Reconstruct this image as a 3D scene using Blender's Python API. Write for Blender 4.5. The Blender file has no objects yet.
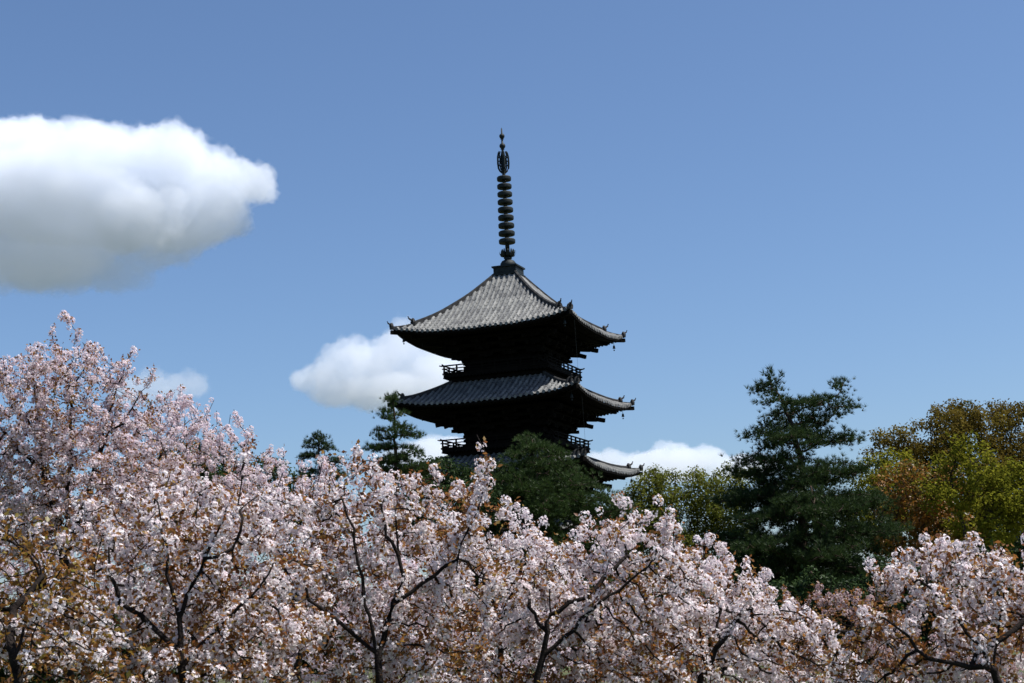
import bpy, math, random
import numpy as np
from math import sin, cos, pi, radians, sqrt, atan2, asin
from mathutils import Vector, Matrix

SC = bpy.context.scene
COL = SC.collection

# ------------------------------------------------------------------ camera
F_PX, PITCH, ROLL, CAM_Z = 1609.5, 0.1728, 0.0491, 1.7
cam_data = bpy.data.cameras.new('camera')
cam_data.sensor_width = 36.0
cam_data.lens = F_PX / 1024 * 36.0
cam_data.clip_start = 0.1
cam_data.clip_end = 30000
cam = bpy.data.objects.new('camera', cam_data)
COL.objects.link(cam)
cam.matrix_world = (Matrix.Translation((0, 0, CAM_Z)) @ Matrix.Rotation(pi / 2 + PITCH, 4, 'X')
                    @ Matrix.Rotation(-ROLL, 4, 'Z'))
SC.camera = cam

# ------------------------------------------------------------------ sky and sun
SUN_DIR = Vector((0.995 * cos(radians(61)), -0.10 * cos(radians(61)), sin(radians(61)))).normalized()
world = bpy.data.worlds.new('World')
SC.world = world
world.use_nodes = True
wn, wl = world.node_tree.nodes, world.node_tree.links
wn.clear()
w_out = wn.new('ShaderNodeOutputWorld')
w_bg = wn.new('ShaderNodeBackground')
sky = wn.new('ShaderNodeTexSky')
sky.sky_type = 'NISHITA'
sky.sun_disc = False
sky.sun_elevation = asin(SUN_DIR.z)
sky.sun_rotation = atan2(SUN_DIR.x, SUN_DIR.y)
sky.altitude = 800
sky.air_density = 1.0
sky.dust_density = 2.0
sky.ozone_density = 7.0
w_bg.inputs['Strength'].default_value = 0.0915
wl.new(sky.outputs['Color'], w_bg.inputs['Color'])
wl.new(w_bg.outputs['Background'], w_out.inputs['Surface'])

sun_data = bpy.data.lights.new('sun', 'SUN')
sun_data.energy = 5.0
sun_data.angle = radians(0.5)
sun_data.color = (1.0, 0.975, 0.94)
sun = bpy.data.objects.new('sun', sun_data)
COL.objects.link(sun)
sun.rotation_euler = SUN_DIR.to_track_quat('Z', 'Y').to_euler()

SC.view_settings.view_transform = 'Standard'
SC.view_settings.look = 'None'
SC.view_settings.exposure = 0.56
SC.view_settings.gamma = 1.0
SC.view_settings.use_curve_mapping = False
SC.render.engine = 'CYCLES'
SC.cycles.max_bounces = 24
SC.cycles.diffuse_bounces = 6
SC.cycles.glossy_bounces = 2
SC.cycles.transmission_bounces = 6
SC.cycles.volume_bounces = 12
SC.cycles.use_denoising = True

# ------------------------------------------------------------------ helpers
_Rc = np.array(cam.matrix_world.to_3x3())


def at(px, py, depth):
    """world point seen at that pixel of the photograph, `depth` metres away along the ground (y)"""
    d = _Rc @ np.array([(px - 512) / F_PX, (341.5 - py) / F_PX, -1.0])
    return np.array([0, 0, CAM_Z]) + d * (depth / d[1])


def link(o, parent=None):
    COL.objects.link(o)
    if parent is not None:
        o.parent = parent
    return o


def tag(o, label=None, cat=None, group=None, kind=None):
    if label: o['label'] = label
    if cat: o['category'] = cat
    if group: o['group'] = group
    if kind: o['kind'] = kind
    return o


def empty(name, loc=(0, 0, 0), rz=0):
    o = bpy.data.objects.new(name, None)
    o.location = loc
    o.rotation_euler = (0, 0, rz)
    o.empty_display_size = 0.5
    return link(o)


def np_mesh(name, V, F, mat, parent=None, smooth=False):
    """F: (n,k) int array, or list of such arrays"""
    if not isinstance(F, list): F = [F]
    F = [f for f in F if len(f)]
    me = bpy.data.meshes.new(name)
    V = np.ascontiguousarray(V, dtype=np.float32)
    me.vertices.add(len(V)); me.vertices.foreach_set('co', V.ravel())
    idx = np.concatenate([f.ravel() for f in F]).astype(np.int32)
    tot = np.concatenate([np.full(len(f), f.shape[1]) for f in F])
    st = np.concatenate([[0], np.cumsum(tot)[:-1]]).astype(np.int32)
    me.loops.add(len(idx)); me.loops.foreach_set('vertex_index', idx)
    me.polygons.add(len(st)); me.polygons.foreach_set('loop_start', st)
    if smooth: me.polygons.foreach_set('use_smooth', np.ones(len(st), dtype=bool))
    me.update(calc_edges=True)
    me.materials.append(mat)
    return link(bpy.data.objects.new(name, me), parent)


class MB:
    """collects simple solids into one mesh"""
    def __init__(s): s.v, s.f = [], []

    def add(s, vs, fs):
        b = len(s.v)
        s.v += [tuple(v) for v in vs]
        s.f += [tuple(i + b for i in f) for f in fs]

    def box(s, c, size):
        x, y, z = c; a, b, h = (q / 2 for q in size)
        s.add([(x + i * a, y + j * b, z + k * h) for i in (-1, 1) for j in (-1, 1) for k in (-1, 1)],
              [(0, 1, 3, 2), (4, 6, 7, 5), (0, 4, 5, 1), (2, 3, 7, 6), (0, 2, 6, 4), (1, 5, 7, 3)])

    def beam(s, p, q, w, h):
        p, q = Vector(p), Vector(q)
        d = (q - p).normalized()
        side = d.cross(Vector((0, 0, 1)))
        side = side.normalized() if side.length > 1e-4 else Vector((1, 0, 0))
        up = side.cross(d)
        vs = [e + side * (i * w / 2) + up * (k * h / 2) for e in (p, q) for i, k in ((-1, -1), (1, -1), (1, 1), (-1, 1))]
        s.add(vs, [(3, 2, 1, 0), (4, 5, 6, 7)] + [(i, (i + 1) % 4, 4 + (i + 1) % 4, 4 + i) for i in range(4)])

    def tube(s, pts, rad, n=6):
        pts = [Vector(p) for p in pts]
        if not hasattr(rad, '__len__'): rad = [rad] * len(pts)
        vs, fs = [], []
        for i, p in enumerate(pts):
            d = (pts[min(i + 1, len(pts) - 1)] - pts[max(i - 1, 0)]).normalized()
            a = d.cross(Vector((0.13, 0.31, 1)) if abs(d.z) < .9 else Vector((1, .1, 0))).normalized()
            b = d.cross(a)
            vs += [p + (a * cos(2 * pi * k / n) + b * sin(2 * pi * k / n)) * rad[i] for k in range(n)]
        for i in range(len(pts) - 1):
            fs += [(i * n + k, i * n + (k + 1) % n, (i + 1) * n + (k + 1) % n, (i + 1) * n + k) for k in range(n)]
        fs += [tuple(reversed(range(n))), tuple(range((len(pts) - 1) * n, len(pts) * n))]
        s.add(vs, fs)

    def lathe(s, prof, n=24, c=(0, 0, 0)):
        vs, fs = [], []
        for r, z in prof:
            vs += [(c[0] + r * cos(2 * pi * k / n), c[1] + r * sin(2 * pi * k / n), c[2] + z) for k in range(n)]
        for i in range(len(prof) - 1):
            fs += [(i * n + k, i * n + (k + 1) % n, (i + 1) * n + (k + 1) % n, (i + 1) * n + k) for k in range(n)]
        fs += [tuple(reversed(range(n))), tuple(range((len(prof) - 1) * n, len(prof) * n))]
        s.add(vs, fs)

    def quarter(s, k):
        """all of it turned by k quarter turns about z"""
        o = MB(); c, n = [(1, 0), (0, 1), (-1, 0), (0, -1)][k % 4]
        o.v = [(c * x - n * y, n * x + c * y, z) for x, y, z in s.v]; o.f = list(s.f)
        return o

    def four(s):
        o = MB()
        for k in range(4):
            q = s.quarter(k); o.add(q.v, q.f)
        return o

    def build(s, name, mat, parent=None, smooth=False):
        me = bpy.data.meshes.new(name)
        me.from_pydata(s.v, [], s.f)
        if smooth: me.polygons.foreach_set('use_smooth', [True] * len(me.polygons))
        me.materials.append(mat)
        return link(bpy.data.objects.new(name, me), parent)


# ------------------------------------------------------------------ materials
def mat_base(name):
    m = bpy.data.materials.new(name); m.use_nodes = True
    nt = m.node_tree; nt.nodes.clear()
    return m, nt.nodes, nt.links, nt.nodes.new('ShaderNodeOutputMaterial')


def ramp(n, stops):
    r = n.new('ShaderNodeValToRGB')
    e = r.color_ramp.elements
    while len(e) < len(stops): e.new(0.5)
    for i, (p, c) in enumerate(stops):
        e[i].position = p; e[i].color = (*c, 1)
    return r


def mat_noise(name, stops, scale=3.0, rough=0.8, bump=0.0, bscale=20, spec=0.3, island=False, detail=6):
    m, n, l, out = mat_base(name)
    p = n.new('ShaderNodeBsdfPrincipled')
    p.inputs['Roughness'].default_value = rough
    p.inputs['Specular IOR Level'].default_value = spec
    tc = n.new('ShaderNodeTexCoord'); no = n.new('ShaderNodeTexNoise')
    no.inputs['Scale'].default_value = scale; no.inputs['Detail'].default_value = detail
    l.new(tc.outputs['Object'], no.inputs['Vector'])
    r = ramp(n, stops)
    if island:
        g = n.new('ShaderNodeNewGeometry'); mx = n.new('ShaderNodeMath'); mx.operation = 'MULTIPLY_ADD'
        mx.inputs[1].default_value = 0.6
        l.new(g.outputs['Random Per Island'], mx.inputs[0])
        sc = n.new('ShaderNodeMath'); sc.operation = 'MULTIPLY_ADD'
        sc.inputs[1].default_value = 0.8; sc.inputs[2].default_value = -0.2
        l.new(no.outputs['Fac'], sc.inputs[0]); l.new(sc.outputs[0], mx.inputs[2])
        l.new(mx.outputs[0], r.inputs['Fac'])
    else:
        l.new(no.outputs['Fac'], r.inputs['Fac'])
    l.new(r.outputs['Color'], p.inputs['Base Color'])
    if bump:
        b = n.new('ShaderNodeBump'); n2 = n.new('ShaderNodeTexNoise')
        n2.inputs['Scale'].default_value = bscale; n2.inputs['Detail'].default_value = 5
        b.inputs['Strength'].default_value = bump; b.inputs['Distance'].default_value = 0.05
        l.new(tc.outputs['Object'], n2.inputs['Vector'])
        l.new(n2.outputs['Fac'], b.inputs['Height']); l.new(b.outputs['Normal'], p.inputs['Normal'])
    l.new(p.outputs['BSDF'], out.inputs['Surface'])
    return m


def mat_leaf(name, stops, translucent=0.35, gloss=0.0, clump=0.0, tint=(1, 1, 1)):
    """leaf or petal: diffuse + translucent, colour varied leaf by leaf (and by clump)"""
    m, n, l, out = mat_base(name)
    g = n.new('ShaderNodeNewGeometry')
    r = ramp(n, stops)
    if clump:
        tc = n.new('ShaderNodeTexCoord'); no = n.new('ShaderNodeTexNoise')
        no.inputs['Scale'].default_value = clump; no.inputs['Detail'].default_value = 2
        l.new(tc.outputs['Object'], no.inputs['Vector'])
        a = n.new('ShaderNodeMath'); a.operation = 'MULTIPLY_ADD'
        a.inputs[1].default_value = 1.6; a.inputs[2].default_value = -0.55
        l.new(no.outputs['Fac'], a.inputs[0])
        b = n.new('ShaderNodeMath'); b.operation = 'MULTIPLY_ADD'; b.inputs[1].default_value = 0.5
        l.new(g.outputs['Random Per Island'], b.inputs[0]); l.new(a.outputs[0], b.inputs[2])
        l.new(b.outputs[0], r.inputs['Fac'])
    else:
        l.new(g.outputs['Random Per Island'], r.inputs['Fac'])
    d = n.new('ShaderNodeBsdfDiffuse'); t = n.new('ShaderNodeBsdfTranslucent')
    mx = n.new('ShaderNodeMixShader'); mx.inputs['Fac'].default_value = translucent
    mu = n.new('ShaderNodeMix'); mu.data_type = 'RGBA'; mu.blend_type = 'MULTIPLY'
    mu.inputs['Factor'].default_value = 1.0; mu.inputs[7].default_value = (*tint, 1)
    l.new(r.outputs['Color'], mu.inputs[6])
    l.new(r.outputs['Color'], d.inputs['Color']); l.new(mu.outputs[2], t.inputs['Color'])
    l.new(d.outputs['BSDF'], mx.inputs[1]); l.new(t.outputs['BSDF'], mx.inputs[2])
    last = mx
    if gloss:
        gl = n.new('ShaderNodeBsdfGlossy'); gl.inputs['Roughness'].default_value = 0.45
        m2 = n.new('ShaderNodeMixShader'); m2.inputs['Fac'].default_value = gloss
        l.new(mx.outputs[0], m2.inputs[1]); l.new(gl.outputs[0], m2.inputs[2]); last = m2
    l.new(last.outputs[0], out.inputs['Surface'])
    return m


M = {}
M['ground'] = mat_noise('meadow_ground', [(0.3, (.05, .045, .02)), (0.55, (.06, .075, .025)), (0.75, (.12, .09, .055))], .35, .95, .6, 8)
M['tile'] = mat_noise('grey_roof_tile', [(0.1, (.10, .10, .10)), (0.4, (.165, .165, .16)), (0.62, (.19, .19, .18)), (0.9, (.26, .255, .24))], 1.1, .7, .3, 30, .08, island=True)
M['tile_dark'] = mat_noise('ridge_tile', [(0.3, (.018, .018, .019)), (0.7, (.06, .058, .055))], 4, .7, .3, 25, .1)
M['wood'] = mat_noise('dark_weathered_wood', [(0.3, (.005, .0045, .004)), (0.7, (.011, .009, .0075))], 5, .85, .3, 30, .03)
M['plaster'] = mat_noise('old_plaster', [(0.3, (.03, .027, .022)), (0.7, (.06, .055, .045))], 3, .9, 0, 20, .1)
M['bronze'] = mat_noise('dark_bronze', [(0.3, (.008, .011, .012)), (0.7, (.022, .030, .029))], 6, .6, .2, 30, .2)
M['stone'] = mat_noise('grey_stone', [(0.3, (.2, .19, .18)), (0.7, (.33, .32, .3))], 3, .85, .4, 20, .2)
M['bark'] = mat_noise('dark_bark', [(0.3, (.010, .0075, .0065)), (0.7, (.032, .025, .022))], 14, .9, .6, 60, .05)
M['pine_bark'] = mat_noise('pine_bark', [(0.3, (.03, .022, .017)), (0.7, (.08, .055, .042))], 5, .9, .5, 20, .1)

# ------------------------------------------------------------------ ground
def ground():
    n = 90
    e = np.sinh(np.linspace(-6.2, 6.2, n)) / np.sinh(6.2) * 9000
    X, Y = np.meshgrid(e, e)
    Z = 0.08 * np.sin(X * .21 + 1) * np.cos(Y * .17) * np.exp(-(np.hypot(X, Y) / 150) ** 2)
    V = np.stack([X, Y, Z - 0.05], -1).reshape(-1, 3)
    i = np.arange(n * n).reshape(n, n)
    F = np.stack([i[:-1, :-1], i[:-1, 1:], i[1:, 1:], i[1:, :-1]], -1).reshape(-1, 4)
    tag(np_mesh('ground', V, F, M['ground'], smooth=True), kind='structure')


ground()

# ------------------------------------------------------------------ pagoda
def pagoda():
    root = empty('pagoda', (0.0, 102.35, 0.0), -0.338)
    tag(root, 'dark wooden five-storey pagoda with grey tiled roofs and bronze ringed spire', 'pagoda')
    tips = [20.47, 15.90, 11.55, 7.50, 3.95]
    S = [5.80, 6.06, 6.30, 6.54, 6.78]
    W = [2.27, 2.42, 2.57, 2.72, 2.87]
    FL = [17.38, 12.66, 8.45, 4.55, 0.75]          # floor level of each storey
    BH = [3.42, 3.64, 3.82, 3.98]                  # half width of each balcony
    LIFT = 0.50
    rnd = random.Random(4)
    for lv in range(5):
        s, w, fl = S[lv], W[lv], FL[lv]
        ze = tips[lv] - 0.36 - LIFT
        if lv == 0: st, zt = 0.66, 23.90
        else: st, zt = BH[lv - 1] - 0.60, FL[lv - 1] - 0.52
        run = s - st

        def surf(x, d, s=s, ze=ze, zt=zt, run=run, lv=lv):
            q = min(max(d / run, 0), 1)
            g = (.60 * q + .40 * q * q) if lv == 0 else (.78 * q + .22 * q * q)
            sag = .016 * sin(x * 2.3 + lv) * sin(d * 1.9 + 1) + .010 * sin(x * 5.1 + d * 3.7)
            return ze + (zt - ze) * g + sag + LIFT * (abs(x) / s) ** 3.0 * (1 - q) ** 1.2

        # ---- tiled roof surface: stepped pan tiles and rows of half-round cover tiles
        R = MB()
        dn = max(8, int(run / .29)); nx = 26
        for i in range(dn):
            d0, d1 = run * i / dn, run * (i + 1) / dn
            vs = []
            for d, dz in ((d0, .02), (d1, 0.0)):
                hw = s - d
                vs += [((2 * j / nx - 1) * hw, -(s - d), surf((2 * j / nx - 1) * hw, d) + dz) for j in range(nx + 1)]
            R.add(vs, [(j, j + 1, nx + 2 + j, nx + 1 + j) for j in range(nx)])
        rows = 33
        for i in range(rows):
            x = (2 * (i + .5) / rows - 1) * (s - .10)
            dm = min(s - abs(x) - .05, run)
            nt = max(1, int(round(dm / .33)))
            for t in range(nt):
                da, db = dm * t / nt - .03, dm * (t + 1) / nt
                ra, rb = .104 + rnd.uniform(-.003, .003), .094
                za, zb = surf(x, max(da, 0)), surf(x, db)
                jx = rnd.uniform(-.018, .018)
                vs = [(x + jx - r * cos(pi * k / 5), -(s - d), z + .02 + r * 1.3 * sin(pi * k / 5))
                      for d, z, r in ((da, za, ra), (db, zb, rb)) for k in range(6)]
                fs = [(k, k + 1, 7 + k, 6 + k) for k in range(5)]
                if t == 0: fs.append((5, 4, 3, 2, 1, 0))
                R.add(vs, fs)
            z = surf(x, 0)                           # round end disc
            R.add([(x + .10 * cos(a * pi / 4), -(s + .035), z + .03 + .10 * sin(a * pi / 4)) for a in range(8)], [tuple(range(8))])
        roof = R.four().build('roof', M['tile'], root)

        # ---- hip ridges with two end ornaments each
        def diag(q):                                 # q 0 = corner, 1 = top; front-right corner line
            d = run * q
            return (s - d), surf(s - d, d)
        for k in range(4):
            H = MB()
            for q0, q1, wd, hh in ((0.20, 1.0, .23, .27), (0.0, .20, .20, .17)):
                n = 14 if q1 > .5 else 5
                prev = None
                for i in range(n + 1):
                    q = q0 + (q1 - q0) * i / n
                    c, z = diag(q)
                    o = wd / 2 / sqrt(2)
                    sec = [(c - o, -c - o, z - .05), (c - o * .8, -c - o * .8, z + hh * .8), (c, -c, z + hh),
                           (c + o * .8, -c + o * .8, z + hh * .8), (c + o, -c + o, z - .05)]
                    if prev:
                        H.add(prev + sec, [(j, j + 1, 6 + j, 5 + j) for j in range(4)])
                        if i == 1: H.add(prev, [(4, 3, 2, 1, 0)])
                    prev = sec
            H.quarter(k).build('hip_ridge', M['tile_dark'], roof)
            for q, sc in ((0.195, .74), (-0.005, .62)):
                c, z = diag(max(q, 0)); c -= min(q, 0) * run
                O = MB()
                u = Vector((1, -1, 0)).normalized(); sd = Vector((1, 1, 0)).normalized()
                b = Vector((c, -c, z)) + u * .05
                pl = [(-.26, -.05), (-.30, .25), (-.22, .45), (-.10, .52), (0, .62), (.10, .52), (.22, .45), (.30, .25), (.26, -.05)]
                fr = [b + sd * (a * sc) + Vector((0, 0, h * sc)) + u * .06 for a, h in pl]
                bk = [p - u * .14 for p in fr]
                O.add(fr + bk, [tuple(range(9)), tuple(reversed(range(9, 18)))] + [(i, 9 + i, 9 + (i + 1) % 9, (i + 1) % 9) for i in range(9)])
                O.tube([b + Vector((0, 0, .42 * sc)) - u * .1, b + u * .18 * sc + Vector((0, 0, .46 * sc)),
                        b + u * .36 * sc + Vector((0, 0, .58 * sc)), b + u * .44 * sc + Vector((0, 0, .76 * sc))],
                       [.085 * sc, .085 * sc, .075 * sc, .06 * sc], 8)
                O.lathe([(.0, 0), (.11 * sc, .03), (.12 * sc, .14 * sc), (.0, .2 * sc)], 8, tuple(b + u * .09 + Vector((0, 0, .12))))
                O.quarter(k).build('ridge_ornament', M['tile_dark'], roof)

        # ---- eaves: boards, two tiers of rafters, soffit, hip rafters
        def soff(x, d, ze=ze, s=s):
            return ze - .17 + .22 * d + LIFT * (abs(x) / s) ** 3.0 * max(0, 1 - d / 3.2)
        E = MB()
        nx = 26
        for (dd, z0, z1, th) in ((.03, -.03, -.16, .10), (1.02, -.10, -.22, .10)):
            hw = s - dd
            for j in range(nx):
                xa, xb = (2 * j / nx - 1) * hw, (2 * (j + 1) / nx - 1) * hw
                pts = []
                for x in (xa, xb):
                    zz = surf(x, 0) if dd < .5 else soff(x, dd) + .02
                    xi = x * (hw - th) / hw
                    pts += [(x, -hw, zz + z0), (x, -hw, zz + z1), (xi, -hw + th, zz + z1), (xi, -hw + th, zz + z0)]
                E.add(pts, [(0, 1, 5, 4), (1, 2, 6, 5), (2, 3, 7, 6), (3, 0, 4, 7)])
        dm = s - w + .1
        for i in range(6):
            d0, d1 = .13 + (dm - .13) * i / 6, .13 + (dm - .13) * (i + 1) / 6
            vs = [((2 * j / nx - 1) * (s - d), -(s - d), soff((2 * j / nx - 1) * (s - d), d) + .03) for d in (d0, d1) for j in range(nx + 1)]
            E.add(vs, [(j, nx + 1 + j, nx + 2 + j, j + 1) for j in range(nx)])
        nr = int(2 * s / .235)
        for i in range(nr):
            x = (2 * (i + .5) / nr - 1) * (s - .12)
            for a, b, dz, hw in ((.12, 1.25, -.03, .11), (1.0, dm, -.16, .13)):
                b = min(b, s - abs(x) - .02)
                if b - a < .1: continue
                E.beam((x, -(s - a), soff(x, a) + dz), (x, -(s - b), soff(x, b) + dz), .105, hw)
        c0, c1 = s + .10, w
        E.beam((c0, -c0, soff(s, 0) - .05), (s - 1.6, -(s - 1.6), soff(s - 1.6, 1.6) - .06), .2, .24)
        E.beam((s - .85, -(s - .85), soff(s - .85, .85) - .24), (c1, -c1, soff(c1, s - c1) - .2), .22, .26)
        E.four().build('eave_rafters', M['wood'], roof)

        # ---- wind bells under the four corners
        for k in range(4):
            B = MB()
            c = s - .50; z = soff(c, .5) - .12
            B.tube([(c, -c, z), (c, -c, z - .26)], .014, 5)
            B.lathe([(.0, -.22), (.045, -.23), (.068, -.28), (.08, -.38), (.10, -.44), (.085, -.44), (.0, -.41)], 10, (c, -c, z))
            B.tube([(c, -c, z - .42), (c, -c, z - .53)], .01, 4)
            B.box((c, -c, z - .56), (.07, .07, .07))
            B.quarter(k).build('wind_bell', M['bronze'], roof)

        # ---- body: columns, beams, plank walls, doors and barred windows
        zt_w = ze - 1.62 if lv else ze - 1.55
        Bd = MB()
        zb = fl
        hgt = zt_w - zb
        Bd.box((0, -w + .10, zb + hgt / 2), (2 * w - .2, .10, hgt))
        colx = [-w, -w / 3, w / 3, w]
        for x in colx[:3]:
            Bd.tube([(x, -w, zb - .05), (x, -w, zt_w)], .15, 10)
        for zz, hh, pr in ((zb + .12, .22, .20), (zt_w - .32, .18, .18), (zt_w - .06, .16, .26)):
            Bd.box((0, -w, zz), (2 * w + .5, pr, hh))
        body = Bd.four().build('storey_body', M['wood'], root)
        for k in range(4):
            D = MB()
            dh = max(.25, hgt - .75)
            D.box((0, -w + .03, zb + .24 + dh / 2), (2 * w / 3 - .40, .05, dh))
            for sg in (-1, 1):
                for q in (.2, .5, .8):
                    D.box((sg * (w / 6 - .11), -w - .01, zb + .24 + dh * q), (w / 3 - .26, .03, .05))
            D.quarter(k).build('door', M['wood'], body)
            for sg in (-1, 1):
                Wd = MB()
                x0 = sg * 2 * w / 3
                Wd.box((x0, -w + .035, zb + .24 + dh / 2), (2 * w / 3 - .44, .03, dh * .8))
                for j in range(9):
                    Wd.box((x0 + (j - 4) * (2 * w / 3 - .5) / 9, -w - .005, zb + .24 + dh / 2), (.05, .04, dh * .8))
                Wd.quarter(k).build('window', M['plaster'] if False else M['wood'], body)

        # ---- three-stepped bracket tier under the eaves
        K = MB()
        stp, rise = .50, .40
        for j in (1, 2, 3):
            o = w + stp * j; z = zt_w + rise * j
            K.box((0, -o, z + .12), (2 * o + .5, .16, .18))
            K.box((0, -(w + stp * (j - .5)), z + .235), (2 * o - .3, stp + .1, .03))
            for x in [c * (1 + .06 * j) for c in (-w, -w / 3, w / 3, w)]:
                K.box((x, -(w + stp * j / 2 - .1), z - .12), (.18, stp * j + .40, .20))
                K.box((x, -o, z - .08), (.95, .15, .16))
                for dx in (-.40, 0, .40):
                    K.box((x + dx, -o, z + .01), (.22, .22, .14))
        for x in (-w, -w / 3, w / 3, w):
            K.box((x, -w, zt_w + .14), (.36, .36, .26))
            K.box((x, -w, zt_w + .36), (1.1, .16, .18))
            K.beam((x, -(w + .3), zt_w + 1.50), (x, -(w + 2.15), zt_w + .98), .17, .22)
            K.beam((x, -(w - .1), zt_w + 1.14), (x, -(w + 1.55), zt_w + .66), .17, .20)
        K.beam((w - .1, -(w - .1), zt_w + 1.5), (w + 2.15, -(w + 2.15), zt_w + 1.06), .2, .26)
        K.beam((w - .1, -(w - .1), zt_w + 1.1), (w + 1.5, -(w + 1.5), zt_w + .62), .2, .24)
        for j in (1, 2, 3):
            o = w + stp * j
            K.beam((w, -w, zt_w + rise * j - .12), (o + .25, -(o + .25), zt_w + rise * j - .12), .2, .2)
        K.box((0, -w + .02, zt_w + 1.15), (2 * w, .12, 2.3))
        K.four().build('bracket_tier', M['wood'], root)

        # ---- balcony with open railing
        if lv < 4:
            b = BH[lv]
            Bc = MB()
            n = 30
            Bc.box((0, -(b + w) / 2 + .1, fl - .06), (2 * b + .24, b - w + .3, .10))
            Bc.box((0, -b + .02, fl - .19), (2 * b + .02, .16, .16))
            Bc.box((0, -b + .42, fl - .36), (2 * b - .7, .30, .44))
            for i in range(n):
                x = (2 * (i + .5) / n - 1) * (b - .05)
                Bc.box((x, -b + .06, fl - .30), (.10, .40, .08))
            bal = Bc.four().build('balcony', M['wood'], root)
            for k in range(4):
                Rl = MB()
                for i in range(9):
                    x = (2 * i / 8 - 1) * b
                    if i == 8: continue
                    Rl.box((x, -b, fl + .21), (.09, .09, .44))
                for zz, hh, ex in ((fl + .07, .07, .06), (fl + .26, .055, .14), (fl + .46, .075, .22)):
                    Rl.box((0, -b + .002, zz), (2 * (b + ex), .08, hh))
                for sg in (-1, 1):
                    Rl.beam((sg * (b + .20), -b, fl + .46), (sg * (b + .32), -b, fl + .50), .07, .07)
                Rl.quarter(k).build('railing', M['wood'], bal)

    # ---- spire
    def zy(y): return 24.16 + (272 - (120 + y / 4.02)) * .0677
    Rb = MB()
    Rb.box((0, 0, 24.10), (1.54, 1.54, .56)); Rb.box((0, 0, 24.42), (1.72, 1.72, .10)); Rb.box((0, 0, 23.90), (1.72, 1.72, .10))
    Rb.build('spire_base', M['bronze'], root)
    sp = MB()
    sp.tube([(0, 0, 24.5), (0, 0, zy(225)), (0, 0, zy(35))], [.15, .11, .045], 10)
    sp.lathe([(.0, 24.44), (.50, 24.44), (.53, 24.56), (.51, 24.72), (.40, 24.88), (.24, 24.96), (.2, 25.0), (.27, 25.05), (.27, 25.11), (.15, 25.16), (0, 25.2)], 24)
    spire = sp.build('spire', M['bronze'], root, True)
    lo = MB()
    for k in range(8):
        a = 2 * pi * k / 8
        for r0, r1, h, wd in ((.14, .53, .50, .13), (.12, .34, .58, .10)):
            a2 = a + (.39 if wd < .18 else 0)
            u = Vector((cos(a2), sin(a2), 0)); t = Vector((-sin(a2), cos(a2), 0))
            rows_ = [(r0, 0, wd * .5), (r1 * .85, .10, wd), (r1, .28, wd), (r1 * 1.02, h * .82, wd * .5), (r1 * .96, h, .02)]
            vs = [u * r + t * (sg * ww) + Vector((0, 0, 25.12 + z)) for r, z, ww in rows_ for sg in (-1, 1)]
            vs2 = [v * 1.0 - u * .03 for v in vs]
            q = [(2 * i, 2 * i + 1, 2 * i + 3, 2 * i + 2) for i in range(4)]
            lo.add(vs + vs2, q + [tuple(10 + i for i in reversed(f)) for f in q])
    lo.build('lotus_cup', M['bronze'], spire)
    for i in range(9):
        y = 488 - i * 31.4
        z = zy(y); r = .545 - i * .009
        g = MB()
        g.lathe([(r - .10, z - .17), (r - .02, z - .16), (r, z - .09), (r, z + .05), (r - .06, z + .11), (r - .2, z + .11), (r - .32, z + .12), (.12, z + .14),
                 (.12, z + .02), (r - .12, z + .01)], 28)
        for k in range(8):
            a = 2 * pi * k / 8
            g.box((cos(a) * .02, sin(a) * .02, z), (.02, .02, .2))
        g.build('spire_ring', M['bronze'], spire, False)
    fl_ = MB()
    z0, z1 = zy(216), zy(128)
    for k in range(4):
        a = pi / 2 * k + .5
        def P(r, q): return (cos(a) * r, sin(a) * r, z0 + (z1 - z0) * q)
        fl_.tube([P(.1, 0), P(.24, .10), P(.33, .22), P(.36, .45), P(.35, .75), P(.30, .93), P(.25, 1.02)], [.05, .06, .065, .07, .065, .05, .015], 5)
        fl_.tube([P(.08, .05), P(.18, .2), P(.23, .4), P(.20, .65), P(.24, .85), P(.18, 1.0)], .05, 5)
        fl_.tube([P(.1, .3), P(.25, .36), P(.34, .3)], .042, 5)
        fl_.tube([P(.1, .5), P(.22, .58), P(.34, .52)], .042, 5)
        fl_.tube([P(.1, .75), P(.2, .78), P(.33, .68)], .042, 5)
        fl_.tube([P(.07, .1), P(.14, .45), P(.12, .8), P(.06, 1.0)], .042, 5)
    fl_.build('flame_ornament', M['bronze'], spire)
    for y, r in ((106, .20), (66, .18)):
        j = MB(); z = zy(y)
        j.lathe([(0.03, z - r * 1.3), (r * .7, z - r * 1.1), (r * .5, z - r * .9)] + [(r * cos(t), z + r * sin(t)) for t in np.linspace(-1.1, 1.2, 8)] + [(.05, z + r * 1.35)], 16)
        j.build('jewel', M['bronze'], spire, True)
    t = MB(); t.tube([(0, 0, zy(45)), (0, 0, zy(31))], [.04, .01], 6)
    t.build('finial', M['bronze'], spire)
    # ---- lightning cable hanging past the eaves, stone platform and steps
    c = MB(); s = S[0]
    c.tube([(s - .1, -s + 1.2, 19.7), (s - .05, -s + 1.25, 15.6)], .006, 4)
    c.tube([(s + .1, -s + 1.2, 15.2), (s + .15, -s + 1.25, 11.2)], .006, 4)
    c.build('lightning_cable', M['bronze'], root)
    p = MB()
    p.box((0, 0, .32), (10.6, 10.6, .76)); p.box((0, 0, .73), (11.0, 11.0, .10))
    p.build('stone_platform', M['stone'], root)
    st_ = MB()
    for i in range(4): st_.box((0, -5.5 - .16 - i * .32, .30 - i * .09), (2.4, .32, .66 - i * .18))
    st_.build('stone_steps', M['stone'], root)


pagoda()

# ------------------------------------------------------------------ trees
def unit(a): return a / np.maximum(np.linalg.norm(a, axis=-1, keepdims=True), 1e-9)


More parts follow.
